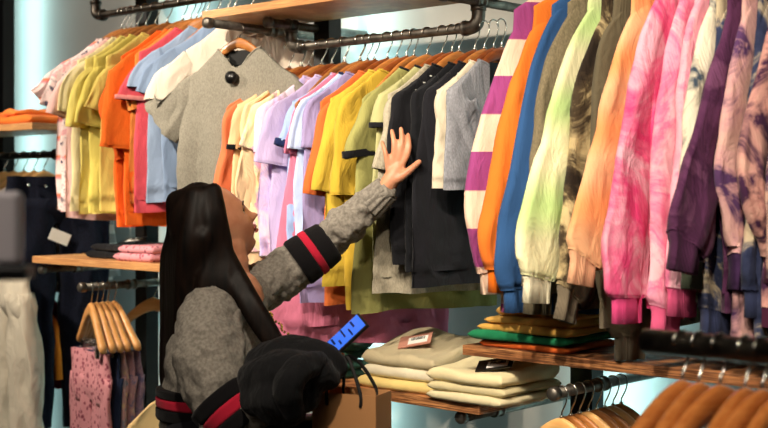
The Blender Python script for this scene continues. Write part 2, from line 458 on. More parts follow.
def P_rail(px, py, rz): p = onY(px, py, RY); return Vector((p.x, RY, rz - HZ))
def solveX(tip, yaw, ry=RY, z=2.0, sw=.23):
    lo, hi = -6.0, .5
    for _ in range(50):
        m = (lo + hi) / 2; p = Vector((m + math.sin(yaw) * sw, ry - math.cos(yaw) * sw, 0))
        if CX + FPX * p.dot(RT) / p.dot(FW) < tip: lo = m
        else: hi = m
    return m
def PL(edge, h0, h1):
    n = len(edge); return ('px', [(x + h0 + (h1 - h0) * i / (n - 1), y, h0 + (h1 - h0) * i / (n - 1)) for i, (x, y) in enumerate(edge)])
def PS(edge, h):
    n = len(edge); hs = [h * (.9 if i == 0 else .74 if i == n - 1 else 1.0) for i in range(n)]
    return ('px', [(x + q, y, q) for (x, y), q in zip(edge, hs)])
# ------------------------------------------------------------------ rail of bright T-shirts
G1 = 'T-shirts on the bright T-shirt rail'
yel = cloth('plain', 'f3e07c'); yel2 = cloth('plain', 'efdc70', seed=2); crm = cloth('plain', 'f1e2ae')
R1 = [  # tip px, yaw, length, sleeves, material, label, keyword args
 (62, -0.62, .70, PL([(50, 75), (36, 92), (27, 100)], 11, 13), cloth('stripe', 'f6d9d6', 'e98f98', .075, .1, 'e8804c'), 'white T-shirt with pink and orange stripes, at the wall-post end of the rail', {}),
 (66, -0.61, .70, PL([(56, 75), (45, 95), (40, 108)], 11, 12), cloth('floral', 'f4ded9', '3a3f5a', 'e8a9ae', 26), 'white T-shirt with small dark and pink flowers', {}),
 (71, -0.60, .735, PL([(64, 80), (52, 98), (46, 116)], 12, 13), cloth('plain', 'f0c3bd'), 'pale pink T-shirt with long hem below its yellow neighbours', {}),
 (77, -0.58, .70, PL([(68, 78), (60, 92), (57, 112)], 12, 14), crm, 'cream T-shirt between the pale pink and the first yellow one', {}),
 (85, -0.56, .71, PL([(76, 84), (70, 100), (66, 128)], 13, 15), yel, 'soft yellow T-shirt next to the cream one', {}),
 (94, -0.54, .71, PL([(86, 84), (80, 105), (74, 126)], 14, 16), yel2, 'soft yellow T-shirt with a bunched sleeve, middle of the three yellow ones', {}),
 (106, -0.51, .70, PL([(98, 82), (90, 98), (84, 112)], 14, 17), cloth('plain', 'f2d873', seed=5), 'soft yellow T-shirt beside the bright orange one', {}),
 (121, -0.48, .755, PL([(112, 82), (103, 98), (100, 112), (112, 140), (116, 158)], 14, 13), cloth('plain', 'f4641e', seed=7, wr=1.3), 'bright orange T-shirt with a knotted sleeve', {'fold': .024}),
 (129, -0.46, .75, tee_sl(.18), cloth('plain', 'ea6a22', seed=8), 'orange T-shirt tucked behind the knotted one', {}),
 (135, -0.44, .665, PL([(130, 80), (126, 96), (128, 108)], 12, 13), cloth('plain', 'd8853f', seed=3), 'tan orange T-shirt beside the coral one', {}),
 (139, -0.43, .70, PL([(130, 78), (120, 92), (117, 100)], 13, 17), cloth('plain', 'd9525f', seed=4), 'coral red T-shirt with a folded sleeve', {'trim': cloth('plain', 'e9908c')}),
 (152, -0.58, .66, PL([(140, 68), (131, 80), (128, 88)], 13, 17), cloth('plain', '8ea0bb', seed=6), 'dusty blue T-shirt beside the coral one', {}),
 (168, -0.72, .66, PL([(150, 66), (141, 80), (136, 95)], 14, 17), cloth('plain', '8296b4', seed=9), 'dusty blue T-shirt beside the off-white one', {}),
 (186, -0.85, .64, PL([(160, 70), (146, 92), (142, 100)], 15, 20), cloth('plain', 'e6d8c6', seed=10), 'off-white T-shirt behind the grey one hanging in front', {}),
]
for i, (tip, yw, L, sl, m, lab, kw) in enumerate(R1):
    P = Vector((solveX(tip, yw), RY, 2.305 - HZ))
    garment('t_shirt', P, yw, L, sl, m, i + 1, lab, 't-shirt', G1, T=.014, **{'fold': .02, **kw})
    hanger(P, yw, HWOOD, 'wooden hanger inside the ' + lab.split(',')[0].replace(' next to the cream one', ' nearest the cream').replace('between', 'set between'), 'wooden hangers on the bright T-shirt rail')
# spare hangers crowded between the shirts
for i, (px, lab) in enumerate(((216, 'bare wooden hanger nearest the shelf end of the bright rail'), (226, 'bare wooden hanger half hidden by the upper shelf board'), (205, 'bare wooden hanger next to the off-white T-shirt'))):
    p = P_rail(px, 5, 2.305); hanger(p, -.75, HWOOD, lab, 'wooden hangers on the bright T-shirt rail')

# ------------------------------------------------------------------ grey T-shirt hung face-out
P = Vector((-3.235, 2.80, 2.10)); yw = math.radians(-77)
g = garment('t_shirt', P, yw, .72, ('px', [(186, 78, 19), (176, 97, 22), (166, 116, 24), (160, 124, 25)]), cloth('heather', '827d70', '969184'), 31,
    'large grey melange T-shirt hung face-out with black security tag', 't-shirt', None, T=.035, fold=.03, wn=.085, dip=.075, wb=.27)
for s, col in ((1, '121212'),):
    v, f = [], []; tube(v, f, [(.030, -.005, -.12), (.043, -.005, -.12)], .022, 20, up=Vector((0, 1, 0))); mk('security_tag', v, f, simple('tag_black', '0b0b0b', .35), g)
    v, f = [], []; box(v, f, (-.006, 0, -.05), (.002, .09, .05)); mk('neck_label', v, f, simple('tag_black', '0b0b0b', .35), g, False)
r = hanger(P, yw, HWOOD, 'wooden hanger showing in the wide neck of the grey face-out T-shirt', s=1)
for ch in r.children:
    if ch.name.startswith('hook') and 'collar' not in ch.name: ch.scale = (1, 1, .6)

# ------------------------------------------------------------------ rail of pastel, mustard and black T-shirts
G2 = 'T-shirts on the pastel and black rail'
BK = cloth('plain', '16161a'); NV = cloth('plain', '22305c')
R2 = [
 (226, -0.36, .78, PL([(224, 120), (221, 150), (214, 185), (210, 215)], 11, 9), cloth('plain', 'e07a50', seed=1), 'salmon long-sleeved top at the shelf-arm end of the rail', {}),
 (237, -0.36, .70, PL([(233, 118), (230, 140), (229, 150)], 12, 12), cloth('plain', 'efc596', seed=2), 'peach T-shirt with black sleeve edge', {'trim': BK, 'collar': BK}),
 (245, -0.36, .80, PL([(243, 112), (240, 150), (236, 180), (240, 210)], 14, 12), cloth('plain', 'f3d2a4', seed=3, wr=1.4), 'cream T-shirt with loose hanging sleeves', {'fold': .03}),
 (254, -0.54, .60, PL([(250, 112), (243, 135), (238, 150)], 14, 15), cloth('dye', 'f0efaa', 'f4ecc0', 'f0a9c8', 5), 'pale yellow and pink tie-dye T-shirt', {}),
 (264, -0.52, .62, PL([(258, 112), (254, 135), (253, 152)], 15, 17), cloth('dye', 'f3dbe9', 'e9c9ea', 'cdbdf0', 4), 'pale pink and lavender T-shirt', {}),
 (276, -0.50, .66, PL([(268, 115), (260, 140), (254, 165)], 17, 21), cloth('plain', 'cbb8e4', seed=4), 'lavender T-shirt with wide sleeve', {}),
 (293, -0.46, .90, PL([(290, 118), (286, 138), (283, 155)], 12, 13), cloth('plain', 'e07f9c', seed=9), 'long pink dress whose hem hangs lowest on the rail', {'wb': .31, 'flare': .75, 'cat': 'dress', 'nm': 'jersey_dress'}),
 (292, -0.46, .70, PL([(287, 118), (281, 138), (276, 150)], 17, 21), cloth('plain', 'a9c0ee', seed=5), 'light blue T-shirt with navy sleeve band', {'trim': NV, 'trimw': .02}),
 (300, -0.45, .70, PL([(297, 112), (290, 130), (287, 150)], 15, 17), cloth('plain', 'c4d4f6', seed=15), 'pale sky blue T-shirt with blue neck', {'collar': NV}),
 (307, -0.43, .76, PL([(305, 112), (302, 130), (300, 148)], 15, 18), cloth('plain', 'a697c6', seed=6), 'greyish lavender T-shirt beside the terracotta one', {}),
 (320, -0.41, 0.76, PL([(318, 118), (313, 145), (306, 175), (303, 195)], 12, 12), cloth('plain', 'd06a34', seed=7), 'terracotta orange top beside the mustard ones', {'wb': .215}),
 (330, -0.39, 0.7, PL([(328, 112), (322, 145), (314, 180), (312, 192)], 16, 17), cloth('plain', 'c6a83c', seed=8), 'mustard yellow T-shirt beside the terracotta top', {}),
 (340, -0.37, 0.77, PL([(340, 108), (335, 140), (330, 175), (329, 195)], 16, 17), cloth('plain', 'bd9c34', seed=11), 'mustard yellow T-shirt beside the olive one', {'wb': .215}),
 (362, -0.32, 0.77, PL([(362, 112), (354, 130), (346, 148), (345, 155)], 18, 21), cloth('plain', '8b8850', seed=12), 'olive T-shirt with black sleeve edge', {'trim': BK, 'collar': BK, 'wb': .265, 'trimw': .02}),
 (378, -0.29, .62, PL([(378, 104), (373, 120), (372, 128)], 14, 15), cloth('plain', 'a3a070', seed=13), 'sage green T-shirt with black sleeve edge', {'trim': BK, 'collar': BK}),
 (388, -0.27, 0.71, PL([(384, 112), (380, 135), (375, 160), (372, 172)], 13, 15), cloth('heather', '958d7b', 'a89f8b'), 'taupe melange T-shirt just under the reaching hand', {'wb': .28}),
 (396, -0.25, .62, PL([(392, 100), (388, 120), (386, 140), (387, 160)], 16, 18), BK, 'black T-shirt with white lettering beside the taupe one', {'print': 1}),
 (413, -0.22, .64, PL([(411, 100), (409, 120), (410, 145), (412, 170)], 16, 18), cloth('plain', '131418', seed=14), 'black T-shirt with white lettering in the middle of the black ones', {'print': 1}),
 (424, -0.19, .68, PL([(425, 100), (423, 120), (425, 150), (428, 170)], 16, 17), cloth('plain', '1b1b20', seed=16), 'black T-shirt next to the cream one', {'print': 1, 'wb': .28}),
 (437, -0.12, .40, PL([(436, 100), (436, 115), (442, 130), (452, 148)], 10, 10), cloth('plain', 'd9ccb4', seed=17), 'cream T-shirt between the black and the grey ones', {}),
 (447, -0.08, .40, PL([(446, 98), (450, 115), (458, 135), (466, 150)], 14, 14), cloth('heather', '85868c', '9a9ba2'), 'grey melange T-shirt at the elbow end of the rail', {'label': 1}),
]
wn2 = [HWOODD, HWOOD, HWOODD, HWOOD, HWOODD]
for i, (tip, yw, L, sl, m, lab, kw) in enumerate(R2):
    kw = dict(kw); pr = kw.pop('print', 0); lb = kw.pop('label', 0); ct = kw.pop('cat', 't-shirt'); nm = kw.pop('nm', 'top' if 'top' in lab.split()[:4] else 't_shirt')
    P = Vector((solveX(tip, yw), RY, 2.088 - HZ))
    g = garment(nm, P, yw, L, sl, m, i + 40, lab, ct, G2, T=.013, **{'fold': .018, **kw})
    if pr:
        v, f = [], []; rr = random.Random(i)
        for q in range(9):
            a = .118 + .05 * (q // 3) * .5 + rr.uniform(-.004, .004); z = hz(a) + .004 - .02 * (q % 3) 
            box(v, f, (.0175, -a, z), (.0015, rr.uniform(.004, .01), .0035))
        mk('print_lettering', v, f, simple('print_white', 'd8d8d0', .8), g, False)
    if lb:
        v, f = [], []; box(v, f, (.018, -.02, -.075), (.002, .1, .085)); mk('neck_label', v, f, simple('tag_black', '0b0b0b', .35), g, False)
        v, f = [], []; box(v, f, (.021, -.02, -.135), (.001, .18, .1)); 
    hanger(P, yw, wn2[i % 5], 'wooden hanger inside the ' + lab.split(',')[0], 'wooden hangers on the pastel and black rail')
for px, lab in ((302, 'bare wooden hanger by the elbow nearest the grey T-shirt'), (345, 'bare wooden hanger in front of the black wall post end'), (414, 'bare wooden hanger between the sage and black T-shirts')):
    hanger(P_rail(px, 40, 2.088), -.1, HWOOD, lab, 'wooden hangers on the pastel and black rail')

# ------------------------------------------------------------------ rail of sweatshirts
G3 = 'sweatshirts on the rail above the plywood shelf'
def cf(c): return cloth('rib', c, seed=40, wr=.4)
R3 = [
 (514, -0.45, .90, PS([(508, 45), (492, 85), (474, 140), (463, 200), (467, 235), (478, 270)], 23), cloth('stripe', 'f0cbb2', '98437c', .205, .50), 'cream sweatshirt with broad magenta stripes', cf('eeccb2')),
 (534, -0.42, .88, PS([(526, 45), (509, 88), (495, 140), (481, 210), (477, 238), (484, 268)], 23), cloth('plain', 'e8762a', seed=3, wr=.6), 'bright orange sweatshirt beside the striped one', cf('ee7418')),
 (552, -0.40, .90, PS([(546, 30), (529, 75), (513, 150), (498, 225), (494, 262), (502, 288)], 23), cloth('plain', '2f5484', seed=4, wr=.6), 'navy blue sweatshirt beside the orange one', cf('2f5484')),
 (568, -0.37, .88, PS([(562, 30), (545, 65), (534, 110), (527, 180), (522, 250), (521, 290)], 23), cloth('heather', '6f6650', '86795f'), 'khaki melange sweatshirt between the navy and green ones', cf('6b624e')),
 (588, -0.34, .84, PS([(580, 30), (562, 65), (546, 115), (530, 175), (514, 240), (512, 262), (516, 278)], 26), cloth('bands', 'ece6b8', 'bcd98e', 1.15), 'pale green and cream tie-dye sweatshirt', cf('efe7c8')),
 (602, -0.32, .86, PS([(598, 30), (582, 60), (571, 95), (565, 150), (559, 220), (553, 280), (551, 296)], 23), cloth('dye', '2a211a', '4a3d2c', 'c2ad80', 3.2), 'dark brown and beige tie-dye sweatshirt', cf('6e6352')),
 (614, -0.31, .92, PS([(611, 30), (595, 55), (590, 100), (587, 180), (591, 260), (604, 315), (612, 335)], 23), cloth('plain', '665d49', seed=6), 'olive brown sweatshirt whose cuff hangs down to the shelf', cf('6b6150')),
 (632, -0.28, .84, PS([(628, 25), (612, 60), (600, 100), (589, 145), (576, 200), (565, 245), (565, 260)], 24), cloth('bands', 'f6bd8c', 'f3a468', 1.6), 'peach tie-dye sweatshirt beside the hot pink one', cf('f0b48c')),
 (657, -0.25, .86, PS([(650, 15), (638, 40), (628, 80), (618, 125), (609, 180), (602, 240), (600, 285), (606, 297)], 25), cloth('dye', 'f6b4c6', 'f27ca0', 'ea4a84', 3.4), 'hot pink and pale pink tie-dye sweatshirt', cf('ea4f8c')),
 (680, -0.21, .86, PS([(675, 15), (666, 40), (659, 80), (653, 130), (648, 200), (646, 260), (644, 298), (647, 312)], 23), cloth('dye', 'f4a4bc', 'ee7ba2', 'f3c2cc', 3), 'rose pink tie-dye sweatshirt between two pinks', cf('e4608c')),
 (696, -0.19, .86, PS([(691, 15), (681, 35), (676, 80), (671, 150), (667, 220), (665, 290)], 23), cloth('dye', 'f0a0b4', 'f4b9c6', 'e87fa4', 3, seed=3), 'light pink tie-dye sweatshirt beside the cream and slate one', cf('e05a88')),
 (711, -0.17, .88, PS([(706, 15), (696, 40), (688, 75), (680, 115), (676, 160), (676, 220), (677, 262)], 23), cloth('dye', '3e4c5c', 'e8ddc4', 'efe6d0', 2.6), 'cream and slate blue tie-dye sweatshirt', cf('56604e')),
 (718, -0.15, .92, PS([(716, 20), (706, 60), (700, 120), (698, 180), (697, 240), (696, 290), (699, 312)], 23), cloth('dye', '2c3350', '39405c', 'c4b394', 3.6, seed=12), 'navy and beige tie-dye sweatshirt whose cuff shows beneath the plum sleeve', cf('333a58')),
 (729, -0.14, .86, PS([(724, 20), (713, 55), (701, 95), (686, 145), (673, 190), (663, 228), (663, 244)], 26), cloth('dye', '5a3052', '4a2444', '6b3f60', 4), 'dark plum purple sweatshirt', cf('4c2746')),
 (744, -0.12, .95, PS([(740, 20), (729, 55), (719, 100), (711, 150), (710, 175), (718, 215), (724, 245), (724, 265)], 23), cloth('dye', '5b3c66', 'd8a4a4', 'e6b8ac', 3.2), 'dusty pink and purple tie-dye sweatshirt beside the plum one', cf('3c2448')),
 (760, -0.10, .96, PS([(756, 20), (748, 60), (742, 110), (740, 170), (738, 230), (742, 290)], 23), cloth('dye', '2c3350', '39405c', 'cdbb9c', 3.4), 'navy and beige tie-dye sweatshirt hanging lowest', cf('333a58')),
 (774, -0.08, .88, PS([(768, 20), (757, 60), (746, 110), (736, 160), (737, 190), (749, 225), (757, 255)], 24), cloth('dye', '4b2a4a', 'd9a096', 'e4b4a4', 3, seed=5), 'dusty pink and plum tie-dye sweatshirt near the picture edge', cf('4c2038')),
 (795, -0.05, .96, PS([(790, 20), (778, 70), (768, 120), (762, 180), (760, 240), (764, 280)], 24), cloth('dye', '2c3350', '5a3c5c', 'd8b09c', 3, seed=8), 'dark tie-dye sweatshirt cut off by the picture edge', cf('333a58')),
]
for i, (tip, yw, L, sl, m, lab, cm) in enumerate(R3):
    P = Vector((solveX(tip, yw), RY, 2.30 - HZ))
    garment('sweatshirt', P, yw, L, sl, m, i + 80, lab, 'sweatshirt', G3, T=.018, fold=.02, wb=.27, cuff=cm, cuffw=.062, band=m if i in (0, 13, 14) else cm, wn=.09, bandw=.05)
    hanger(P, yw, HWOOD, 'wooden hanger inside the ' + lab, 'wooden hangers on the sweatshirt rail')
# lower the rail itself to the hooks

# ------------------------------------------------------------------ folded clothes on the shelves
def folded(c, w_, d, h, rz, mat, sd, label, group=None, layers=1, tagp=None, name='folded_t_shirt', cat='folded clothes', slump=.006, rise=0):
    """a folded garment: stacked soft layers that join at the front fold"""
    r = empty(name, c, rz, label, cat, group)
    v, f = [], []; nx = 36
    lh = h / layers
    for L in range(layers):
        rings = []; rad = lh / 2
        prof = [(d / 2 - rad + rad * math.sin(q), rad * math.cos(q)) for q in [math.pi * k / 8 for k in range(9)]]
        prof += [((d / 2 - rad) * (1 - 2 * k / 13), -rad) for k in range(1, 13)]
        prof += [(-d / 2 + rad - rad * math.sin(q), -rad * math.cos(q)) for q in [math.pi * k / 8 for k in range(9)]]
        prof += [(-(d / 2 - rad) * (1 - 2 * k / 13), rad) for k in range(1, 13)]
        for i in range(nx + 1):
            u = i / nx * 2 - 1; ring = []; ex = max(.05, 1 - abs(u) ** 14) ** .5
            for y, zz in prof:
                top = zz > 0
                x = u * w_ / 2 * (1 + .02 * (L % 2)); k = zz / rad
                z = lh * (L + .5) + zz * ex * 1.02
                z += slump * (N3(x * 7 + sd, y * 6, sd * 2) + .5 * N3(x * 18 + sd, y * 14, sd)) * (L + .5 + .5 * k) / layers
                z += rise * max(0, y / d + .5) ** 1.3 * (L + .5 + .5 * k) / layers
                x += .012 * N3(y * 8, sd + L * 3, 1.5) * abs(u)
                y += .010 * N3(x * 8, sd + L * 5, 4.5) * (abs(y) / d * 2) ** 2 + (.005 if L % 2 else 0)
                ring.append(Vector((x, y, max(z, .001))))
            rings.append(ring)
        loft(v, f, rings)
    mk('folded_cloth', v, f, mat, r)
    # neckline crease roll on top
    if tagp:
        kind, tx, ty, ta = tagp; z = h + .006
        R = Matrix.Rotation(.3 + rise / d, 3, 'X') @ Matrix.Rotation(ta, 3, 'Z'); z = h + .010 + rise * max(0, ty / d + .5) ** 1.3 + slump * .3 + .004
        v, f = [], []; box(v, f, (0, 0, 0), (.105, .062, .003), R); o = mk('hang_tag', v, f, simple('tag_black', '0b0b0b', .35) if kind == 'b' else simple('tag_pink', 'b9806c', .6), r, False); o.location = (tx, ty, z)
        v, f = [], []; box(v, f, (.01, 0, .0022), (.062, .036, .0012), R); k = mk('barcode_sticker', v, f, simple('tag_white', 'e4e2da', .6), o, False)
        v, f = [], []
        rr = random.Random(sd)
        for q in range(11): box(v, f, R @ Vector((.01 - .022 + q * .0042, .004, .0032)), (rr.choice((.0012, .002, .0026)), .015, .0006), R)
        mk('barcode', v, f, simple('ink', '141414', .7), k, False)
    return r
bg = lambda c, s=0: cloth('plain', c, seed=s, wr=.7)
GA = 'beige folded T-shirts on the lower plywood shelf'
z = 1.0
folded((-2.50, 2.90, z), .30, .27, .034, .05, bg('e2c77e', 1), 1, 'pale yellow folded T-shirt, lowest under the pink-tagged one', GA)
folded((-2.50, 2.905, z + .034), .29, .26, .034, .03, bg('ded3b6', 2), 2, 'cream folded T-shirt in the middle under the pink-tagged one', GA)
folded((-2.50, 2.91, z + .068), .28, .26, .040, .06, bg('b9ab8a', 3), 3, 'khaki folded T-shirt with pinkish tag on top of its stack', GA, 1, ('p', -.01, -.03, .45), slump=.016, rise=.05)
folded((-2.20, 2.87, z), .27, .27, .027, -.03, bg('d8cba4', 4), 4, 'cream folded T-shirt, lowest under the black-tagged one', GA)
folded((-2.20, 2.87, z + .027), .27, .265, .027, .02, bg('cfc196', 5), 5, 'cream folded T-shirt in the middle under the black-tagged one', GA)
folded((-2.205, 2.87, z + .054), .275, .27, .036, -.02, bg('e3d3a6', 6), 6, 'cream folded T-shirt with large black barcode tag on top', GA, 1, ('b', .065, -.07, .45), slump=.010, rise=.025)
GB = 'folded T-shirts on the plywood shelf under the sweatshirts'
z = 1.163
folded((-2.03, 2.895, z), .30, .26, .020, .0, bg('e0682a', 7), 7, 'orange folded T-shirt at the bottom of the shelf stack', GB)
folded((-2.04, 2.885, z + .020), .33, .27, .024, .03, bg('1f7a4f', 8), 8, 'green folded T-shirt above the orange one', GB)
folded((-2.02, 2.89, z + .044), .31, .26, .022, -.03, bg('e2ae54', 9), 9, 'ochre yellow folded T-shirt resting on the green one', GB)
folded((-2.01, 2.90, z + .066), .29, .25, .022, .04, bg('dfae58', 10), 10, 'ochre yellow folded T-shirt, second from the top of its stack', GB, slump=.012)
folded((-2.0, 2.91, z + .088), .27, .24, .024, .02, bg('e3b564', 11), 11, 'ochre yellow folded T-shirt on top of the shelf stack', GB, slump=.02)
GC = 'folded clothes on the pale shelf'
z = 1.335
folded((-4.03, 2.93, z), .29, .22, .030, .05, cloth('plain', '131316', seed=2), 14, 'black folded top at the bottom on the pale shelf', GC)
folded((-4.0, 2.93, z + .030), .27, .22, .026, -.04, cloth('plain', '17171b', seed=3), 15, 'black folded top with white barcode sticker', GC, tagp=('b', .03, -.03, .3))
LEO = cloth('spots', 'd9939a', '8f4456', 62)
folded((-3.80, 2.87, z), .22, .20, .030, .0, LEO, 16, 'pink leopard print folded leggings, lower pair', GC, name='folded_leggings')
folded((-3.79, 2.87, z + .030), .20, .20, .030, .05, LEO, 17, 'pink leopard print folded leggings, upper pair', GC, name='folded_leggings')
GD = 'orange folded tops'
z = 1.872
folded((-5.08, 2.90, z), .36, .27, .034, .0, bg('e46a24', 18), 18, 'orange folded top farther from the striped T-shirt', GD, slump=.02)
folded((-4.68, 2.89, z), .34, .26, .036, .1, bg('ea7a30', 19), 19, 'orange folded top beside the hanging striped T-shirt', GD, slump=.02)
folded((-4.72, 2.9, z + .036), .26, .22, .024, -.1, bg('ee8038', 20), 20, 'crumpled orange folded top on top of the other', GD, slump=.03)
folded((-2.98, 2.86, 1.0), .26, .24, .03, .1, bg('7a4a38', 21), 21, 'brown folded top behind the kraft bag', None)
folded((-2.88, 2.88, 1.0), .24, .24, .05, -.1, cloth('plain', '2e5448', seed=6), 22, 'dark green folded sweater behind the phone', None, 2, slump=.02)
folded((-2.89, 2.9, 1.05), .2, .2, .06, .3, cloth('plain', '35604f', seed=7), 23, 'dark green crumpled top on the green sweater', None, 2, slump=.05)

# ------------------------------------------------------------------ empty hangers
for i in range(8):
    y = 2.76 + i * .042
    hanger((-1.89 + .0, y, 1.064 - HZ), math.radians(-92 + (i * 37 % 9 - 4)), HWOODL if i % 3 == 0 else HWOOD,
           ['empty wooden hanger at the open end of the iron arm', 'second empty wooden hanger on the iron arm', 'third empty wooden hanger on the iron arm', 'fourth empty wooden hanger on the iron arm',
            'fifth empty wooden hanger on the iron arm', 'sixth empty wooden hanger on the iron arm', 'seventh empty wooden hanger on the iron arm', 'empty wooden hanger at the wall end of the iron arm'][i], 'empty hangers under the plywood shelf')
def floor_rack():
    p0 = Vector((-1.17, 1.97, 1.33)); r = empty('garment_rack', (p0.x + .6, p0.y, 0), 0, 'dark rail of a free-standing rack carrying glossy hangers', 'clothes rack')
    o = p0 - r.location
    v, f = [], []; tube(v, f, [o, o + Vector((1.3, 0, 0))], .022, 18); mk('rail', v, f, PIPED, r)
    for k, x in enumerate((.85, 1.25)):
        v, f = [], []; tube(v, f, [o + Vector((x, 0, 0)), (o.x + x, 0, .02)], .02, 14); mk('leg', v, f, PIPED, r)
        v, f = [], []; box(v, f, (o.x + x, 0, .015), (.06, .5, .03)); mk('foot', v, f, PIPED, r, False)
floor_rack()
ws = ['glossy empty hanger at the free end of the dark rack rail', 'glossy empty hanger second from the free end of the rack rail', 'glossy empty hanger third from the free end of the rack rail', 'glossy empty hanger fourth from the free end of the rack rail',
      'glossy empty hanger fifth from the free end of the rack rail', 'glossy empty hanger cut by the picture corner']
for i, px in enumerate((682, 699, 720, 745, 762, 782)):
    p = onY(px, 345, 1.97); hanger((p.x, 1.97, 1.3345 - HZ * 1.14), [-.2, -.12, -.22, -.08, -.18, -.1][i], HWOODR, ws[i], 'glossy hangers on the free-standing rack', s=1.14)

# ------------------------------------------------------------------ trousers and clip hangers
def trousers(name, P, yaw, wv, L, mat, sd, label, cat, group=None, belt=None, spread=.0, T=.03, fold=.012, taper=.6, drop=.2, sway=0):
    r = empty(name, P, yaw, label, cat, group)
    v, f = [], []; seg = 36
    def ring(cx, hw, z, t, s2):
        out = []
        for j in range(seg):
            q = 2 * math.pi * j / seg; ca, sa = sgp(math.cos(q), .8), sgp(math.sin(q), .7)
            a = cx + hw * ca; n = t * sa + fold * 1.6 * N3(a * 12 + sd, z * 2.5, sd * 2 + s2) + fold * .8 * N3(a * 30, z * 8, sd + s2)
            out.append(Vector((n, -(a + sway * (-z)) + fold * N3(z * 6, sd, ca), z + .004 * N3(a * 20, sd, 2))))
        return out
    loft(v, f, [ring(0, wv * (1 + .10 * min(1, k / 6) - .02 * max(0, k - 7)), -drop * k / 10, T * (.6 + .4 * min(1, k / 6) - .26 * max(0, k - 7)), 0) for k in range(11)], False, True)
    for sg in (-1, 1):
        loft(v, f, [ring(sg * (wv * .56 + spread * k / 24), wv * (.56 - (.56 * (1 - taper)) * k / 24), -drop * .45 - (L - drop * .45) * k / 24, T * .95, sg) for k in range(25)], True, True)
    mk('trouser_body', v, f, mat, r)
    v, f = [], []; loft(v, f, [ring(0, wv * 1.03, -.0 + .002, T * .72, 0), ring(0, wv * 1.03, -.034, T * .78, 0)], False, False); mk('waistband', v, f, belt or mat, r)
    return r
def clip_hanger(P, yaw, s, label, group, wv=.1, hmat=None):
    h = hanger(P, yaw, hmat or HWOODL, label, group, None, s)
    v, f = [], []; tube(v, f, [(0, -.17, -.10), (0, -.165, -.135), (0, .165, -.135), (0, .17, -.10)], .0025, 6, up=Vector((1, 0, 0))); mk('clip_bar', v, f, CHROME, h)
    for sg in (-1, 1):
        v, f = [], []; box(v, f, (.004, sg * wv, -.15), (.014, .03, .05)); bev(mk('clip', v, f, CHROME, h, False), .003)
    return h
AX, AZ = -4.05, 1.23
for i, (y, m, dy, L, lab, wv) in enumerate((
    (2.765, LEO, -112, .85, 'pink leopard print leggings clipped to the first wooden hanger', .2),
    (2.79, cloth('plain', '27324e', seed=3), -108, .85, 'navy trousers hanging just behind the leopard leggings', .2),
    (2.815, cloth('floral', 'cba0a4', '8f93a8', 'e0c3a0', 22), -106, .85, 'pink and grey floral leggings behind the navy pair', .2),
    (2.84, cloth('floral', 'b98f98', '857b98', 'caa9a0', 30), -104, .85, 'mauve patterned leggings hanging next to the post', .2),
    (2.87, cloth('floral', '9b7f96', '6e6588', 'b498a4', 26), -100, .85, 'dusty purple patterned leggings nearest the black post', .2))):
    P = Vector((AX, y, AZ - HZ)); yw = math.radians(dy)
    clip_hanger(P, yw, 1.0, 'wooden clip hanger holding the ' + lab.split(' clipped')[0].split(' hanging')[0].split(' behind')[0], 'clip hangers on the iron arm', .12, HWOODP)
    trousers('trousers', P + Vector((0, 0, -.160)), yw + .24, wv * .76, L, m, 60 + i, lab, 'trousers', 'leggings on clip hangers', taper=.85, T=.018)
hanger((AX, 3.06, AZ - HZ), math.radians(-60), HWOODP, 'tilted empty wooden hanger beside the black post', 'clip hangers on the iron arm')

# left rail with jeans, white top and beige trousers
elbowed_rail(-5.5, -4.53, 1.75, 1.855, 'thin dark rail under the shelf of orange tops', PIPED, left=False)
for i, px in enumerate((4, 14, 24, 34, 44, 56)):
    p = P_rail(px, 155, 1.75)
    if i < 5: hanger(p, -.35 + .05 * i, HWOODL, ['pale wooden hanger far along the thin dark rail', 'pale wooden hanger next to the far one on the thin rail', 'pale wooden hanger third along the thin rail', 'pale wooden hanger holding the white top', 'pale wooden hanger between the white top and the jeans', 'wooden hanger over the dark jeans'][i], 'hangers on the thin dark rail')
P = P_rail(36, 155, 1.75); garment('t_shirt', P, -.3, .5, tee_sl(.18), cloth('plain', 'd9cfc4', seed=21), 201, 'white top beside the dark jeans', 't-shirt', None, T=.02)
P = P_rail(44, 155, 1.75); garment('t_shirt', P, -.25, .5, tee_sl(.16), cloth('stripe', 'c9bdb0', '8b8580', .08, .2), 202, 'grey striped top pressed against the dark jeans', 't-shirt', None, T=.02)
DEN = cloth('heather', '0c0f1c', '151a2c')
P = Vector((-4.57, RY, 1.655)); j = trousers('jeans', P, -.35, .20, 1.05, DEN, 77, 'dark navy jeans with white size sticker', 'jeans', None, T=.05, fold=.02, taper=.8)
v, f = [], []; box(v, f, (.068, -.005, -.25), (.003, .085, .05), Matrix.Rotation(-.4, 3, 'X')); mk('size_sticker', v, f, simple('tag_white', 'e4e2da', .6), j, False)
v, f = [], []; box(v, f, (.057, .01, -.13), (.003, .05, .025), Matrix.Rotation(-.3, 3, 'X')); mk('leather_patch', v, f, simple('leather_patch', '5a3a22', .7), j, False)
for a in (.13, .06, -.1):
    v, f = [], []; tube(v, f, [(.05, -a, -.035 - .3 * (.13 - a) * .2), (.058, -a, -.035 - .3 * (.13 - a) * .2)], .007, 10, up=Vector((0, 1, 0))); mk('button', v, f, CHROME, j)
pipe('face_out_arm', [(-4.6, 2.66, 1.29), (-4.6, WALLY, 1.29)], 'iron arm hidden above the beige trousers', .0145, PIPE, [], 'hanging arm')
clip_hanger(Vector((-4.6, 2.72, 1.29 - HZ)), math.radians(-95), .9, 'pale hanger holding the beige trousers', None)
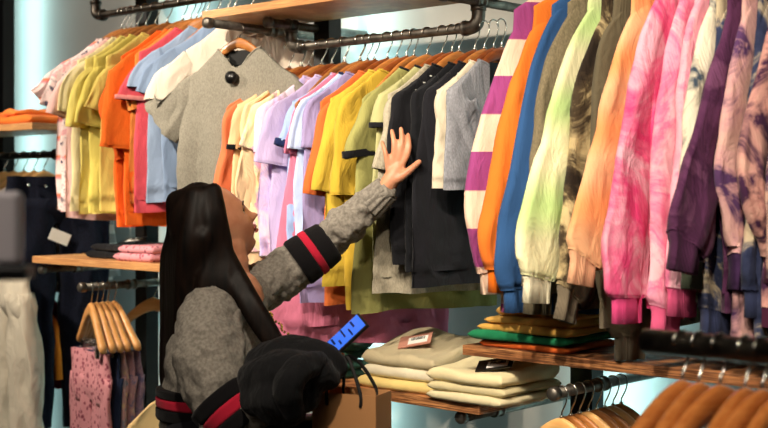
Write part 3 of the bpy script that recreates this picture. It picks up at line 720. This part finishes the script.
trousers('trousers', Vector((-4.56, 2.72, 1.275)), math.radians(-88), .13, .95, cloth('plain', 'e2d8c4', seed=9, wr=1.6), 88, 'beige cotton trousers hanging under the black ledge', 'trousers', None, T=.045, fold=.03, taper=.75, sway=-.10)
garment('t_shirt', Vector((-4.86, 2.95, 1.29 - HZ)), math.radians(-90), .36, tee_sl(.12), cloth('plain', 'e8862a', seed=9), 203, 'amber orange T-shirt behind the beige trousers', 't-shirt', None, T=.02)
hanger(Vector((-4.86, 2.95, 1.29 - HZ)), math.radians(-90), HWOODL, 'hanger inside the amber orange T-shirt', None)
garment('t_shirt', Vector((-4.86, 3.02, 1.29 - HZ)), math.radians(-90), .46, tee_sl(.12), cloth('plain', '8e2338', seed=9), 204, 'maroon T-shirt showing below the amber orange one', 't-shirt', None, T=.02)
pipe('face_out_arm', [(-4.86, 2.8, 1.29), (-4.86, WALLY, 1.29)], 'iron arm carrying the amber orange and maroon T-shirts', .0145, PIPE, [], 'hanging arm')

# grey panel with black ledge close to the camera
p = onT(-40, 228, 1.7); r = empty('display_panel', (p.x, p.y, 0), YAW, 'blurred grey panel with black ledge at the picture edge', 'panel')
v, f = [], []; box(v, f, (0, 0, p.z), (.17, .03, .1)); bev(mk('panel', v, f, simple('panel_grey', 'dcd4da', .6), r, False), .008)
v, f = [], []; box(v, f, (.01, -.01, p.z - .06), (.18, .05, .018)); bev(mk('ledge', v, f, BLK, r, False), .004)
v, f = [], []; box(v, f, (-.06, 0, (p.z - .06) / 2), (.03, .03, p.z - .06)); mk('pole', v, f, BLK, r, False)
v, f = [], []; box(v, f, (-.06, 0, .01), (.3, .3, .02)); mk('base_plate', v, f, BLK, r, False)

# ------------------------------------------------------------------ the shopper
def sm(name, v, f, mat, parent, vox, smooth=4, disp=None):
    o = mk(name, v, f, mat, parent)
    m = o.modifiers.new('remesh', 'REMESH'); m.mode = 'VOXEL'; m.voxel_size = vox; m.use_smooth_shade = True
    if smooth: m = o.modifiers.new('smooth', 'SMOOTH'); m.factor = .5; m.iterations = smooth
    if disp:
        for sc_, st in disp:
            t = bpy.data.textures.new('folds', 'CLOUDS'); t.noise_scale = sc_; t.noise_depth = 2
            m = o.modifiers.new('folds', 'DISPLACE'); m.texture = t; m.strength = st; m.mid_level = .5; m.texture_coords = 'GLOBAL'
    return o
def W(px, py, t): return onT(px, py, t)
def ch(v, f, pts, seg=14, n=None, flat=1.0):
    """closed tapered limb with rounded ends; pts = (Vector, radius)"""
    P = [(p.x, p.y, p.z, r) for p, r in pts]; n = n or max(8, 5 * len(P)); Q = smoothpath(P, n)
    a, b = Vector(Q[0][:3]), Vector(Q[1][:3]); d = (a - b).normalized(); r0 = Q[0][3]
    st = [(*(a + d * r0 * k), r0 * math.sqrt(max(.0004, 1 - k * k))) for k in (.98, .85, .6, .3)]
    a, b = Vector(Q[-1][:3]), Vector(Q[-2][:3]); d = (a - b).normalized(); r1 = Q[-1][3]
    en = [(*(a + d * r1 * k), r1 * math.sqrt(max(.0004, 1 - k * k))) for k in (.3, .6, .85, .98)]
    tube(v, f, st + Q + en, 0, seg, flat=flat)
SKIN = NT('skin'); SKIN.b.inputs['Base Color'].default_value = lin('c98a68'); SKIN.b.inputs['Roughness'].default_value = .5
SKIN.b.inputs['Subsurface Weight'].default_value = .08; SKIN.b.inputs['Subsurface Radius'].default_value = (.02, .008, .004)
T_ = SKIN; T_.set(T_.b.inputs['Base Color'], T_.ramp(T_.noise(25, None, 3), [(.3, 'bd7c5b'), (.7, 'cf9270')])); SKIN = SKIN.m
HAIR = NT('hair'); HAIR.b.inputs['Roughness'].default_value = .5; HAIR.b.inputs['Specular IOR Level'].default_value = .12
hf = HAIR.noise(60, HAIR.mapp((1, 1, .04)), 4); HAIR.set(HAIR.b.inputs['Base Color'], HAIR.ramp(hf, [(.3, '080605'), (.7, '1c120d')]))
HAIR.set(HAIR.b.inputs['Normal'], HAIR.bump(hf, .35, .004)); HAIR = HAIR.m
KN = NT('knit'); k1 = KN.noise(300, None, 2)
KN.set(KN.b.inputs['Base Color'], KN.ramp(KN.noise(120, None, 3), [(.35, '6d675e'), (.65, '8a8379')])); KN.b.inputs['Roughness'].default_value = .95
KN.set(KN.b.inputs['Normal'], KN.bump(k1, .5, .003)); KN = KN.m

S1, E1, W1 = W(207, 322, 3.30), W(226, 414, 3.20), W(300, 396, 3.16)      # arm holding the phone
S2, E2, W2 = W(258, 290, 3.58), W(322, 247, 3.62), W(384, 192, 3.57)      # arm reaching to the rail
person = empty('person', (W(213, 300, 3.45).x, W(213, 300, 3.45).y, 0), 0,
               'person with long black hair in grey knit cardigan reaching up to the T-shirts', 'person')
PL0 = person.location.copy()
def rel(p): return Vector(p) - PL0
V, Fc = [], []
def lim(*pts, **k): ch(V, Fc, [(rel(p), r) for p, r in pts], **k)
# torso, neck, arms, legs
lim((W(214, 440, 3.46), .125), (W(214, 395, 3.46), .11), (W(222, 340, 3.46), .12), (W(232, 300, 3.45), .09), n=16)
lim((W(234, 292, 3.46), .055), (W(231, 268, 3.46), .048), (W(228, 245, 3.46), .05))
lim((S1, .055), (W(234, 300, 3.45), .055), (S2, .05))
lim((S1, .055), (E1, .042), (W1, .027))
lim((S2, .052), (E2, .038), (W2, .026))
fl = -PL0.z
for px, t in ((206, 3.40), (222, 3.53)):
    h = W(px, 440, t); a = Vector((h.x, h.y, .09)); d = RT * .9 - FW * .3
    lim((h, .09), (h + Vector((0, 0, -.38)), .06), (a, .038)); lim((a + Vector((0, 0, -.04)), .04), (a + d * .12 + Vector((0, 0, -.055)), .033), (a + d * .19 + Vector((0, 0, -.06)), .022))
# reaching hand
kn = lambda px, py, t: W(px, py, t)
lim((W2, .026), (kn(391, 180, 3.565), .028), (kn(398, 168, 3.57), .024), flat=.9)
for (a, b, c, d, r) in (((398, 170), (406, 157), (409, 146), (408, 135), .0088), ((395, 168), (400, 153), (402, 141), (401, 129), .0090), ((392, 169), (394, 154), (394, 142), (392, 131), .0086), ((389, 173), (387, 161), (385, 151), (382, 142), .0076)):
    lim((kn(*a, 3.565), r * 1.3), (kn(*b, 3.56), r * 1.08), (kn(*c, 3.56), r * .95), (kn(*d, 3.58), r * .78), seg=10, n=12)
lim((kn(392, 181, 3.555), .017), (kn(402, 176, 3.55), .0135), (kn(411, 169, 3.55), .0105), (kn(419, 162, 3.56), .0085), seg=10, n=12)
# hand round the phone
hc = W(322, 380, 3.14)
lim((W1, .026), (W(312, 388, 3.15), .028), (W(323, 374, 3.15), .026))
for (a, b, c, d) in (((316, 378), (317, 364), (322, 354), (329, 349)), ((319, 374), (322, 361), (329, 353), (335, 352)), ((323, 372), (328, 362), (335, 356), (340, 354)), ((327, 372), (334, 364), (340, 358), (343, 355))):
    lim((W(*a, 3.14), .012), (W(*b, 3.12), .0100), (W(*c, 3.115), .0085), (W(*d, 3.13), .0070), seg=10, n=12)
lim((W(314, 380, 3.17), .016), (W(312, 364, 3.19), .0125), (W(318, 352, 3.20), .0100), (W(325, 344, 3.20), .0080), seg=10, n=12)
# head
hfw = (RT * .80 + FW * .46).normalized(); hd = (hfw + Vector((0, 0, .46))).normalized()
hs = hd.cross(Vector((0, 0, 1))).normalized(); hu = hs.cross(hd).normalized()        # hs: her right side
HCn = W(216, 226, 3.46)
def H(x, y, z): return HCn + hd * x + hs * y + hu * z
i0 = len(V); NU, NV = 72, 56
g1 = lambda x, m, s: math.exp(-((x - m) / s) ** 2)
for iv in range(NV + 1):
    ph = math.pi * iv / NV; cz = math.cos(ph); sr = math.sin(ph)
    for iu in range(NU):
        th = 2 * math.pi * iu / NU; cx_, cy_ = math.cos(th), math.sin(th)
        z = .118 * cz; x = .094 * sr * cx_; y = .074 * sr * cy_
        if cz < 0:                      # jaw narrows and comes forward
            k = -cz; y *= 1 - .28 * k; x = x * (1 - .10 * k) + .030 * k * (1 if cx_ > -.3 else .2)
        fr = max(0, cx_) ** 2; yy = y
        mid = g1(yy, 0, .012)
        if cx_ > 0:
            x += .032 * g1(z, -.024, .012) * g1(yy, 0, .011) + .014 * g1(z, .0, .02) * g1(yy, 0, .010)      # nose and bridge
            x += .007 * g1(z, .026, .012) * g1(abs(yy), .022, .022)                                           # brow
            x -= .009 * g1(z, .006, .011) * g1(abs(yy), .030, .013)                                           # eye socket
            x += .010 * g1(z, -.050, .006) * g1(yy, 0, .019) + .009 * g1(z, -.062, .006) * g1(yy, 0, .017) - .004 * g1(z, -.056, .0025) * g1(yy, 0, .02)
            x -= .005 * g1(z, -.074, .006) * g1(yy, 0, .02); x += .012 * g1(z, -.095, .016) * g1(yy, 0, .022)  # chin
            x += .005 * g1(z, -.022, .02) * g1(abs(yy), .042, .016)
        V.append(rel(H(x, y, z)))
for iv in range(NV):
    for iu in range(NU):
        a = i0 + iv * NU + iu; b = i0 + iv * NU + (iu + 1) % NU; Fc.append([a, b, b + NU, a + NU])
lim((H(-.02, 0, -.06), .058), (W(231, 262, 3.46), .05))
for s in (1, -1):                      # ears
    lim((H(-.008, s * .069, .012), .012), (H(-.014, s * .074, -.004), .011), (H(-.006, s * .071, -.026), .007), seg=8, n=8)
body = sm('body', V, Fc, SKIN, person, .0042, 2)
def ell(p, r, name, mat, axes=None, seg=14):
    v, f = [], []; A = axes or (hd, hs, hu); rings = []
    for k in range(1, 12):
        q = math.pi * k / 12; rings.append([rel(p) + A[2] * r[2] * math.cos(q) + (A[0] * r[0] * math.cos(2*math.pi*j/seg) + A[1] * r[1] * math.sin(2*math.pi*j/seg)) * math.sin(q) for j in range(seg)])
    loft(v, f, rings); return mk(name, v, f, mat, person)
EYEW = simple('eye_white', 'd8d2cc', .2); IRIS = simple('eye_dark', '120a06', .15); LIP = simple('lip', '9c4f46', .4); BROW = simple('brow', '120b08', .8)
for s in (1, -1):
    ell(H(.0695, s * .030, .006), (.0115, .0125, .0115), 'eye', EYEW); ell(H(.0792, s * .0305, .0075), (.003, .0055, .0055), 'iris', IRIS)
    v, f = [], []; tube(v, f, [rel(H(.0805, s * .018, .013)), rel(H(.082, s * .030, .0165)), rel(H(.074, s * .043, .012))], .0022, 6, 8); mk('eyelashes', v, f, BROW, person)
    v, f = [], []; tube(v, f, [(*rel(H(.0945, s * .014, .028)), .002), (*rel(H(.0905, s * .030, .033)), .0025), (*rel(H(.078, s * .048, .028)), .0015)], .003, 6, 10); mk('eyebrow', v, f, BROW, person)
for z, r in ((-.050, .0045), (-.0615, .005)):
    v, f = [], []; tube(v, f, [(*rel(H(.093, .020, z - .002)), .0015), (*rel(H(.1035, .008, z)), r), (*rel(H(.1035, -.008, z)), r), (*rel(H(.093, -.020, z - .002)), .0015)], r, 8, 12); mk('lip', v, f, LIP, person)
ell(H(-.008, .082, -.034), (.005, .005, .005), 'earring', simple('pearl', 'e8e0d4', .15, .3))

# hair: cap and long locks fused into one surface
v, f = [], []
def lock(*pts, **k): ch(v, f, [(rel(p), r) for p, r in pts], seg=10, **k)
rings = []
for k in range(1, 22):                 # cap over the skull, leaving the face free
    q = math.pi * k / 22 * .98
    rings.append([rel(H(-.018 + .100 * math.sin(q) * math.cos(2*math.pi*j/32) * (1.0 if math.cos(2*math.pi*j/32) < 0 else .86) - .012 * (1 - math.cos(q)), .086 * math.sin(q) * math.sin(2*math.pi*j/32), .012 + .126 * math.cos(q))) for j in range(32)])
# cut the cap at the hairline by tilting its lower front rings back
fr = []
for rg in rings:
    out = []
    for p in rg:
        w_ = p + PL0 - HCn; x, z, y = w_.dot(hd), w_.dot(hu), w_.dot(hs)
        lim_x = .035 + (z - .06) * .5 if z > .0 else .0 + z * .35
        if x > lim_x: x = lim_x
        out.append(rel(H(x, y, z)))
    fr.append(out)
loft(v, f, fr)
for s in range(9):                     # down the back
    u = s / 8
    lock((H(-.03 - .03 * u, .03 - .07 * u, .10), .035), (H(-.09, .05 - .1 * u, .02), .036), (W(172 + 16 * (1 - u), 262, 3.38 + .17 * u), .036), (W(170 + 14 * (1 - u), 320, 3.42 + .12 * u), .03), (W(167 + 8 * (1 - u), 380, 3.46 + .06 * u), .022), (W(168 + 4 * u, 432, 3.47), .012), n=30)
for u in (0, .33, .66, 1):             # the side locks over the ear and shoulder
    lock((H(-.01 + .03 * u, .045, .10), .022), (H(-.04 + .035 * u, .078, .04), .020), (H(-.055 + .03 * u, .084, -.04), .02), (W(204 + 24 * u, 280, 3.36), .022), (W(205 + 40 * u, 300, 3.355), .02 if u < .5 else .02), n=24)
for u in (0, .5, 1):                   # front lock lying over the chest
    lock((H(-.035, .082, -.03), .022), (W(228 + 10 * u, 274, 3.37), .022), (W(244 + 12 * u, 304, 3.33), .02), (W(262 + 14 * u, 335, 3.31), .016), (W(276 + 10 * u, 352, 3.30), .010), n=24)
for u in (0, 1):                       # middle mass behind the near shoulder
    lock((H(-.07, .07, 0), .035), (W(190 + 16 * u, 270, 3.40), .042), (W(196 + 16 * u, 305, 3.40), .035), n=16)
sm('hair', v, f, HAIR, person, .006, 12)

# cardigan
v, f = [], []
def lc(*pts, **k): ch(v, f, [(rel(p), r) for p, r in pts], **k)
lc((W(214, 436, 3.46), .150), (W(214, 395, 3.46), .142), (W(222, 345, 3.46), .142), (W(236, 308, 3.46), .085), n=18, seg=20)
lc((W(236, 300, 3.42), .062), (W(243, 294, 3.5), .062))
lc((W(207, 322, 3.31), .082), (W(232, 302, 3.44), .066), (S2, .060))
o = sm('cardigan', v, f, KN, person, .008, 4, [(.09, .03), (.03, .008)])
v, f = [], []; lc((W(210, 318, 3.32), .080), (W(208, 345, 3.27), .093), (W(214, 378, 3.23), .088), (E1, .070), (W(262, 408, 3.18), .058), (W1, .043), seg=20)
sl1 = sm('cardigan_sleeve', v, f, KN, person, .007, 3, [(.07, .034), (.03, .010)])
v, f = [], []; lc((W(250, 292, 3.56), .068), (W(280, 276, 3.60), .069), (E2, .056), (W(350, 222, 3.60), .054), (W2, .037), seg=20)
sl2 = sm('cardigan_sleeve', v, f, KN, person, .007, 3, [(.05, .034), (.025, .010)])
def band(parent, a, b, r0, r1, col, nm):
    v, f = [], []; a, b = rel(a), rel(b); n = 7
    tube(v, f, [(*(a.lerp(b, k / n)), (r0 + (r1 - r0) * k / n) + (.0 if 0 < k < n else -.004)) for k in range(n + 1)], 0, 28)
    o = mk(nm, v, f, cloth('plain', col, seed=30, wr=.5), None); o.parent = parent; return o
B0, B1 = W(297, 264, 3.605), W(330, 241, 3.62)
band(sl2, B0, B0.lerp(B1, .42), .074, .071, '0d0b0d', 'black_band'); band(sl2, B0.lerp(B1, .40), B0.lerp(B1, .60), .0725, .070, 'b01c34', 'red_band'); band(sl2, B0.lerp(B1, .58), B1, .070, .063, '0d0b0d', 'black_band')
v, f = [], []; rg = []
for k in range(12):                    # ribbed cuff
    c = rel(W(370, 205, 3.58).lerp(W(387, 189, 3.568), k / 11)); d = (rel(W2) - rel(W(360, 213, 3.59))).normalized(); n_ = d.cross(Vector((0, 0, 1))).normalized(); b_ = d.cross(n_)
    rg.append([c + (n_ * math.cos(q) + b_ * math.sin(q)) * ((.047 - .008 * k / 11) + .002 * math.cos(14 * q)) for q in [2 * math.pi * j / 84 for j in range(84)]])
loft(v, f, rg, False, True); o = mk('ribbed_cuff', v, f, KN, None); o.parent = sl2
B0, B1 = W(219, 396, 3.215), W(246, 430, 3.19)
band(sl1, B0, B0.lerp(B1, .36), .092, .088, '0d0b0d', 'black_band'); band(sl1, B0.lerp(B1, .34), B0.lerp(B1, .66), .088, .082, 'b01c34', 'red_band'); band(sl1, B0.lerp(B1, .64), B1, .083, .076, '0d0b0d', 'black_band')
for y0, y1, c, nm in ((386, 394, '0d0b0d', 'black_band'), (394, 404, 'b01c34', 'red_band'), (404, 416, '0d0b0d', 'black_band')):
    band(o.parent if False else person, W(213, y0, 3.46), W(213, y1, 3.46), .157, .157, c, nm)
# trousers of the shopper
v, f = [], []
for px, t in ((206, 3.40), (222, 3.53)):
    h = W(px, 436, t); lc((h, .115), (h + Vector((0, 0, -.4)), .085), (Vector((h.x, h.y, .12)), .065))
sm('trousers', v, f, cloth('plain', '15151a', seed=33), person, .012, 3)
# gold beads on the placket
v, f = [], []
for k in range(17):
    u = k / 16; p = rel(W(267 + 25 * u + 2 * math.sin(k), 311 + 28 * u, 3.335 - .01 * u)); 
    tube(v, f, [(p.x, p.y, p.z - .004, .001), (p.x, p.y, p.z, .0042), (p.x, p.y, p.z + .004, .001)], 0, 8)
mk('bead_necklace', v, f, simple('gold', 'd8b45c', .25, .9), person)

# ------------------------------------------------------------------ what she carries
PU = cloth('plain', '141416', seed=44, wr=1.6)
jk = empty('puffer_jacket', W(290, 404, 3.12), 0, 'black jacket draped over the forearm of the person', 'jacket'); JL = W(290, 404, 3.12) + Vector((0, 0, .018)); jk.location = W(290, 404, 3.12)
v, f = [], []
def lj(*pts, **k): ch(v, f, [(p - JL, r) for p, r in pts], seg=16, **k)
lj((W(262, 358, 3.16), .050), (W(290, 350, 3.12), .055), (W(320, 352, 3.10), .045), (W(338, 360, 3.10), .030))
lj((W(256, 372, 3.10), .050), (W(285, 366, 3.04), .060), (W(315, 366, 3.05), .048), (W(330, 372, 3.06), .03))
lj((W(258, 392, 3.08), .045), (W(283, 388, 3.03), .060), (W(304, 388, 3.04), .045))
lj((W(268, 350, 3.2), .04), (W(262, 372, 3.1), .05), (W(272, 398, 3.05), .046), (W(290, 404, 3.06), .04))
sm('quilted_body', v, f, PU, jk, .007, 3, [(.07, .018)])
v, f = [], []
lj((W(318, 356, 3.04), .030), (W(300, 362, 2.99), .036), (W(288, 380, 2.97), .036), (W(292, 400, 2.99), .032))
sm('jacket_sleeve', v, f, PU, jk, .007, 3, [(.05, .012)])

ph = empty('mobile_phone', W(342, 340, 3.13), 0, 'smartphone with lit blue screen held by the person', 'phone')
l_ = (RT * .085 + Vector((0, 0, .08))).normalized(); w0 = (RT * .025 + Vector((0, 0, -.022)) - FW * .065).normalized(); nr = l_.cross(w0).normalized()
if nr.z < 0: nr = -nr
Rm = Matrix((w0, l_, nr)).transposed()
def pb(nm, c, s, mat, par):
    v, f = [], []; box(v, f, Rm @ Vector(c), s, Rm); o = mk(nm, v, f, mat, None, False); o.parent = par; return bev(o, .0015, 3)
cs = pb('phone_case', (0, 0, 0), (.074, .150, .009), simple('case_black', '1a1512', .3), ph)
SCR = NT('phone_screen'); SCR.b.inputs['Base Color'].default_value = lin('1c3f9a'); SCR.b.inputs['Emission Color'].default_value = lin('3f74e6'); SCR.b.inputs['Emission Strength'].default_value = .95; SCR.b.inputs['Roughness'].default_value = .15
sc_ = pb('phone_screen', (0, 0, .005), (.066, .140, .0012), SCR.m, cs)
for k, (x, y, ww, hh) in enumerate(((-.012, .045, .03, .006), (.01, .03, .035, .005), (-.01, .012, .04, .005), (.012, -.006, .022, .005), (-.012, -.02, .03, .006), (.0, -.04, .04, .005))):
    pb('screen_row', (x, y, .0062), (ww, hh, .0006), simple('screen_dark', '10245c', .3), sc_)
KR = simple('kraft_paper', 'b98556', .8, 0, .2, (60, .2, .002)); KRD = simple('kraft_inside', '8f6238', .8)
kb = empty('paper_bag', W(352, 440, 3.12), math.radians(20), 'brown kraft paper bag hanging from the hand of the person', 'bag'); KL = kb.location.copy()
bw, bd, bh = .17, .10, .32; zt = W(352, 391, 3.12).z - KL.z
for nm, c, s in (('front_panel', (0, -bd / 2, 0), (bw, .002, bh)), ('back_panel', (0, bd / 2, 0), (bw, .002, bh)), ('side_panel', (-bw / 2, 0, 0), (.002, bd, bh)), ('side_panel', (bw / 2, 0, 0), (.002, bd, bh)), ('bottom_panel', (0, 0, -bh / 2), (bw, bd, .002))):
    v, f = [], []; box(v, f, (c[0], c[1], c[2] + zt - bh / 2), s); mk(nm, v, f, KR, kb, False)
for sg in (-1, 1):
    v, f = [], []; y = sg * bd / 2
    tube(v, f, [(-.045, y, zt - .03), (-.045, y, zt + .02), (-.03, y * .6, zt + .07), (-.01, y * .2, zt + .085), (.015, y * .6, zt + .06), (.045, y, zt + .0), (.045, y, zt - .03)], .0045, 8, 40, up=Vector((0, 1, 0))); mk('rope_handle', v, f, simple('rope_black', '0d0b0a', .8), kb)
hb = empty('handbag', W(312, 440, 3.2), YAW, 'black handbag below the draped jacket', 'bag')
v, f = [], []; ch(v, f, [(Vector((-.08, 0, .0)), .075), (Vector((.08, 0, .0)), .075)], seg=18, flat=.9); ch(v, f, [(Vector((-.085, 0, -.1)), .075), (Vector((.085, 0, -.1)), .075)], seg=18)
sm('bag_body', v, f, simple('leather_black', '0c0b0c', .45), hb, .008, 3)
v, f = [], []; tube(v, f, [(-.08, 0, .04), (-.07, 0, .12), (-.03, 0, .17), (.02, 0, .15), (.08, 0, .04)], .006, 8, 24, up=Vector((0, 1, 0))); mk('bag_strap', v, f, simple('leather_black', '0c0b0c', .45), hb)

# cream top hung low behind the shopper
elbowed_rail(-3.75, -3.25, 1.02, 1.12, 'short low rail behind the shopper', PIPED, ry=3.0)
v, f = [], []
for x in (-3.75, -3.25): tube(v, f, [(x, 3.0, 1.12), (x, WALLY, 1.12)], .014, 12)
o = mk('rail_bracket', v[:len(v)//2], f[:len(f)//2], PIPED, None); tag(o, 'iron bracket at the far end of the low rail', 'bracket')
i_ = len(v)//2; o = mk('rail_bracket', v[i_:], [[k - i_ for k in q] for q in f[len(f)//2:]], PIPED, None); tag(o, 'iron bracket at the near end of the low rail', 'bracket')
P = Vector((-3.62, 3.0, 1.02 - HZ)); garment('t_shirt', P, -.5, .5, tee_sl(.2, .04, .1), cloth('plain', 'e8c68c', seed=24), 210, 'cream yellow T-shirt hung low behind the hair of the person', 't-shirt', None, T=.02)
hanger(P, -.5, HWOOD, 'wooden hanger inside the low cream yellow T-shirt')
